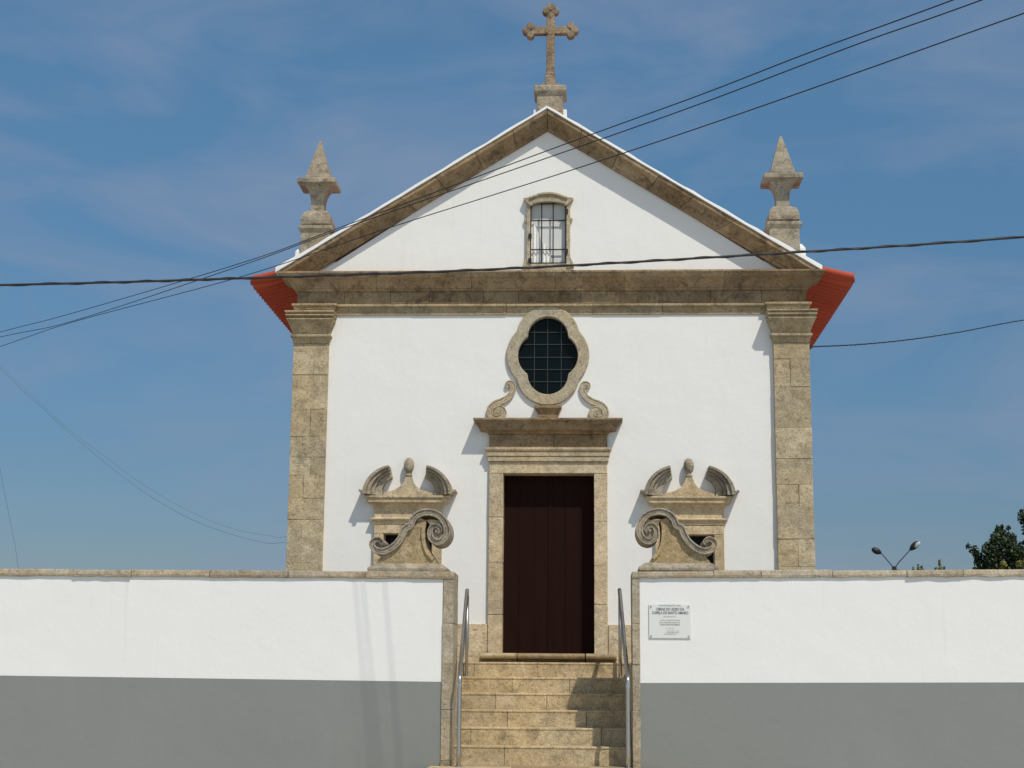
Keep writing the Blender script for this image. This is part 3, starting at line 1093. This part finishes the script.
# small lines too worn to read: rows of short engraved strokes
for zy, xw, hh in ((315, .13, .013), (378, .20, .011), (415, .22, .012), (445, .21, .012), (462, .19, .009), (520, .08, .006), (562, .12, .011), (592, .13, .012), (620, .11, .010)):
    bm = bmesh.new()
    x = pcx - xw / 2 + (.03 if 550 < zy < 610 else 0)
    x1 = x + xw
    while x < x1:
        w = random.uniform(.003, .008)
        box(bm, x, x + w, WY - .0156, WY - .0142, pz(zy) - hh * random.uniform(.3, .5), pz(zy) + hh * random.uniform(.3, .5))
        x += w + random.choice((.003, .003, .004, .008))
    obj('worn_line', bm, PALEINK, pq)
for sx in (PX0 + .022, PX1 - .022):
    for sz in (PZ0 + .022, PZ1 - .022):
        bm = bmesh.new()
        disc_y(bm, sx, sz, .008, WY - .024, WY + .001, 14)
        obj('stud', bm, STEEL, pq)

# ------------------------------------------------------------------ street lamp far behind
lx, ly = 19.14, 80.0
lamp = thing('street_lamp', 'tall double armed street lamp far behind the right wall', 'street lamp', (lx, ly, STREET_Z))
bm = bmesh.new()
tube(bm, [(lx, ly, STREET_Z), (lx, ly, 3), (lx, ly, 6.9)], .09, 12, lambda t: .12 - .05 * t)
obj('pole', bm, LAMPGREY, lamp, smooth=True)
bm = bmesh.new()
box(bm, lx - .13, lx + .13, ly - .12, ly + .12, 6.55, 7.05)
box(bm, lx + .1, lx + .32, ly - .05, ly + .05, 6.78, 6.85)
obj('bracket', bm, LAMPGREY, lamp, .02)
for end, head_end, litside in (((18.36, ly - .1, 7.84), (17.78, ly - .2, 8.10), False), ((20.08, ly - .3, 8.02), (20.6, ly - .45, 8.52), True)):
    bm = bmesh.new()
    tube(bm, cr([(lx, ly, 6.9), (lx + (end[0] - lx) * .35, ly, 6.9 + (end[2] - 6.9) * .38), end], 5), .03, 8)
    a_ = obj('arm', bm, LAMPGREY, lamp, smooth=True)
    bm = bmesh.new()
    A, B = Vector(end), Vector(head_end)
    pts = [A + (B - A) * f for f in (0, .12, .35, .65, .9, 1)]
    rad = [.06, .12, .19, .2, .13, .03]
    tube(bm, pts, .2, 12, lambda t: [.06, .12, .19, .2, .13, .03][min(5, int(round(t * 5)))])
    hd = obj('lamp_head', bm, LAMPGREY, a_, smooth=True)
    if litside:
        bm = bmesh.new()
        c_ = A + (B - A) * .66 + Vector((.05, -.185, -.03))
        d_ = (B - A).normalized()
        s_ = Vector((d_.z, 0, -d_.x))
        rings = []
        for yy, sc_ in ((.06, 1.0), (0, .9), (-.03, .4)):
            rings.append([c_ + Vector((0, yy, 0)) + d_ * (.26 * sc_ * math.cos(2 * PI * k / 16)) + s_ * (.13 * sc_ * math.sin(2 * PI * k / 16)) for k in range(16)])
        loft(bm, rings)
        obj('lens', bm, LENS, hd, smooth=True)

# ------------------------------------------------------------------ trees and shrubs beyond the wall
def leaf_clump(bm, c, r, n, size, flat=1.0):
    n = int(n * 1.7)
    for _ in range(n):
        d = Vector((random.gauss(0, 1), random.gauss(0, 1), random.gauss(0, 1))).normalized()
        p = Vector(c) + Vector((d.x * r, d.y * r, d.z * r * flat)) * random.random() ** .45
        a = Vector((random.gauss(0, 1), random.gauss(0, 1), random.gauss(0, 1))).normalized()
        b = a.cross(Vector((random.gauss(0, 1), random.gauss(0, 1), random.gauss(0, 1)))).normalized()
        s = size * random.uniform(.6, 1.3)
        v = [bm.verts.new(p + a * s), bm.verts.new(p + b * s * .55), bm.verts.new(p - a * s), bm.verts.new(p - b * s * .55)]
        bm.faces.new(v)

def tree(name, label, cat, base, h, clumps, mat, leaf, trunk_r, group=None):
    t = thing(name, label, cat, base, group)
    bx, by, bz = base
    bm = bmesh.new()
    tube(bm, cr([(bx, by, bz), (bx + .05, by, bz + h * .3), (bx - .04, by, bz + h * .6), (bx, by, bz + h * .86)], 4), trunk_r, 9, lambda t_: trunk_r * (1 - .8 * t_))
    for (cx, cy, cz), r, n_ in clumps:
        zs = bz + h * random.uniform(.35, .6)
        zs = min(zs, cz - .1)
        tube(bm, cr([(bx, by, zs), (bx + (cx - bx) * .5, by + (cy - by) * .5, zs + (cz - zs) * .6), (cx, cy, cz)], 3), .03, 6, lambda t_: trunk_r * .3 * (1 - .8 * t_) + .004)
    obj('trunk', bm, BARK, t)
    bm = bmesh.new()
    for c, r, n_ in clumps:
        leaf_clump(bm, c, r, n_, leaf)
    obj('crown', bm, mat, t)
    return t

T0 = (16.85, 45.0, STREET_Z)
cl = []
for (x, z, r, n_) in ((16.9, 5.75, .28, 150), (17.25, 5.55, .27, 140), (16.55, 5.45, .28, 140), (16.25, 5.1, .28, 140), (15.75, 5.05, .20, 55), (15.6, 5.25, .12, 22), (15.95, 4.75, .25, 110), (16.9, 5.2, .42, 330), (17.3, 4.95, .36, 260),
                      (16.4, 4.7, .42, 330), (16.9, 4.6, .45, 330), (17.3, 4.5, .36, 240), (16.1, 4.3, .4, 260), (16.7, 4.1, .5, 300), (17.25, 4.0, .4, 240), (16.3, 3.6, .55, 260), (17.0, 3.4, .6, 260), (16.95, 6.0, .1, 24), (17.15, 5.95, .09, 18), (16.75, 5.98, .08, 14)):
    cl.append(((x, 45 + random.uniform(-.5, .5), z), r, n_))
tree('tree', 'dark bushy tree with ragged crown showing above the right wall', 'tree', T0, 7.4, cl, LEAF_DARK, .075, .14)
cl = []
for (x, z, r, n_) in ((18.15, 6.5, .4, 260), (18.5, 6.8, .45, 300), (18.0, 5.9, .35, 220), (18.4, 5.8, .5, 330), (18.0, 5.2, .38, 240), (18.5, 5.0, .6, 380), (17.85, 4.8, .25, 120), (18.0, 4.4, .4, 220), (18.6, 4.1, .6, 300), (19.1, 5.6, .5, 300), (19.2, 4.7, .5, 260)):
    cl.append(((x, 45.5 + random.uniform(-.5, .5), z), r, n_))
tree('tree', 'dark tree at the far right, cut off by the edge of the picture', 'tree', (18.5, 45.5, STREET_Z), 8.2, cl, LEAF_DARK, .075, .16)
def shrub(label, x, y, top, w, mat, cat='shrub', name='shrub'):
    cl = []
    for k in range(9):
        f = random.random()
        cl.append(((x + random.uniform(-w, w) * (1.1 - .6 * f), y + random.uniform(-w, w), STREET_Z + 1.2 + (top - STREET_Z - 1.35) * (.35 + .65 * f)), .22 + .1 * random.random(), 90))
    cl.append(((x, y, top - .14), .14, 60))
    tree(name, label, cat, (x, y, STREET_Z), top - STREET_Z - .1, cl, mat, .05, .05)
shrub('yellow green bush low in front of the dark tree crown, nearer its left edge', 16.12, 42.0, 4.42, .3, LEAF_YEL)
shrub('broader yellow green bush below the middle of the dark tree', 16.6, 41.5, 4.42, .4, LEAF_YEL)
shrub('tall yellow green bush between the dark tree and the picture edge', 17.1, 41.2, 4.68, .25, LEAF_YEL)
def sapling(label, x, y, spikes):
    t = thing('sapling', label, 'sapling', (x, y, STREET_Z), 'slender saplings behind the right wall')
    bm = bmesh.new()
    bl = bmesh.new()
    for dx, top in spikes:
        tube(bm, cr([(x, y, STREET_Z), (x + dx * .6, y, STREET_Z + 2.5), (x + dx, y, top - .06)], 4), .02, 6, lambda t_: .035 * (1 - .85 * t_))
        for k in range(16):
            zc = top - .02 - k * .09
            leaf_clump(bl, (x + dx, y, zc), .045 + .012 * k, 12 + k, .045)
    obj('trunk', bm, BARK, t)
    obj('crown', bl, LEAF_SPRIG, t)
sapling('slender sapling with twin tips just right of the street lamp', 13.45, 45, [(-.12, 4.38), (.08, 4.48), (.22, 4.42)])
sapling('slender sapling with one tall spiky tip left of the dark tree', 14.38, 45, [(0, 4.66), (-.17, 4.36), (.16, 4.4)])
shrub('small dark shrub low between the saplings and the dark tree', 15.5, 46.5, 4.38, .3, LEAF_DARK)

# ------------------------------------------------------------------ cables
def cable(name, pts, r, mat, label, group=None, twist=0.0, n=8):
    bm = bmesh.new()
    c = cr(pts, 10)
    tube(bm, c, r, n)
    if twist:
        # second strand wound round the first
        c2 = []
        fine = cr(pts, 60)
        for i, p in enumerate(fine):
            a = i * .55
            c2.append(p + Vector((0, math.cos(a), math.sin(a))) * twist)
        tube(bm, c2, r * .75, 6)
    o = obj(name, bm, mat, None, smooth=True)
    return tag(o, label, 'cable', group)
W1 = [(-8.975, 5.197, 5.109), (-7.021, 2.872, 4.868), (-3.693, -1.087, 4.534), (-2.21, -2.851, 4.456), (0.235, -5.759, 4.351), (1.395, -7.14, 4.293), (2.165, -8.055, 4.276), (3.001, -9.049, 4.235)]
W2 = [(-8.965, 5.184, 5.024), (-7.022, 2.896, 4.754), (-3.71, -1.006, 4.524), (-2.225, -2.755, 4.461), (0.233, -5.65, 4.318), (1.402, -7.028, 4.259), (2.476, -8.292, 4.237), (3.177, -9.118, 4.201)]
W3 = [(-9.324, 6.15, 5.074), (-7.291, 3.698, 4.924), (-3.823, -0.483, 4.523), (-1.627, -3.131, 4.37), (0.228, -5.368, 4.218), (1.416, -6.801, 4.139), (2.382, -7.966, 4.094), (3.427, -9.226, 4.054)]
def ext(w, n=4.0):
    a = Vector(w[-1]); d = (a - Vector(w[-3])).normalized()
    s = Vector(w[0]); e = (s - Vector(w[1])).normalized()
    return [tuple(s + e * 30), tuple(s + e * 8)] + w + [tuple(a + d * 3), tuple(a + d * 9), tuple(a + d * 22)]
G = 'three overhead cables crossing in front of the gable'
cable('overhead_cable', ext(W1), .005, CABLE, 'uppermost of three thin cables rising across the gable to the upper right', G)
cable('overhead_cable', ext(W2), .005, CABLE, 'middle of three thin cables, close under the uppermost one', G)
cable('overhead_cable', ext(W3), .005, CABLE, 'lowest of three thin cables rising across the gable, apart from the pair', G)
cable('overhead_cable', [(-22, -6, 3.1), (-9, -6, 2.96), (-4.711, -6, 3.02), (-2.481, -6, 3.075), (-.281, -6, 3.147), (1.89, -6, 3.262), (4.241, -6, 3.411), (9, -6, 3.78), (22, -6, 5.2)], .0105, CABLE,
      'thick black twisted cable running nearly level across the whole cornice', None, .008)
cable('service_cable', [(3.235, -0.05, 3.718), (3.972, 0.8, 3.929), (4.833, 1.9, 4.233), (5.811, 3.2, 4.625), (7.219, 5.0, 5.215), (9.5, 8.5, 6.2), (18, 21, 10.5)], .0075, CABLE,
      'thin cable running from a bracket on the right pilaster to the right', None, .005)
cable('distant_cable', [(-30, 25, 22.0), (-19.5, 25, 11.6), (-16.496, 25, 8.492), (-15.377, 25, 7.495), (-14.27, 25, 6.538), (-12.64, 25, 5.276), (-11.396, 25, 4.483), (-10.173, 25, 3.922), (-8.739, 25, 3.517), (-8.004, 25, 3.509), (-5, 25, 3.9), (2, 25, 6.5)], .0052, FARWIRE,
      'lower strand of the faint pair sagging in the sky left of the chapel', 'faint sagging cables left of the chapel')
cable('distant_cable', [(-30, 25.1, 22.1), (-19.5, 25.1, 11.7), (-16.501, 25.1, 8.58), (-15.381, 25.1, 7.58), (-14.274, 25.1, 6.62), (-13.369, 25.1, 5.975), (-12.38, 25.1, 5.27), (-11.054, 25.1, 4.50), (-9.661, 25.1, 3.92), (-8.462, 25.1, 3.69), (-8.009, 25.1, 3.67), (-5, 25.1, 4.1), (2, 25.1, 6.7)], .004, FARWIRE,
      'upper strand of the faint pair sagging in the sky left of the chapel', 'faint sagging cables left of the chapel')
cable('guy_wire', [(-18.6, 25, 15.0), (-17.0, 25, 8.5), (-16.296, 25, 5.585), (-15.983, 25, 4.385), (-15.571, 25, 2.748), (-14.6, 25, STREET_Z)], .0055, FARWIRE,
      'faint steep wire at the far left dropping behind the wall')
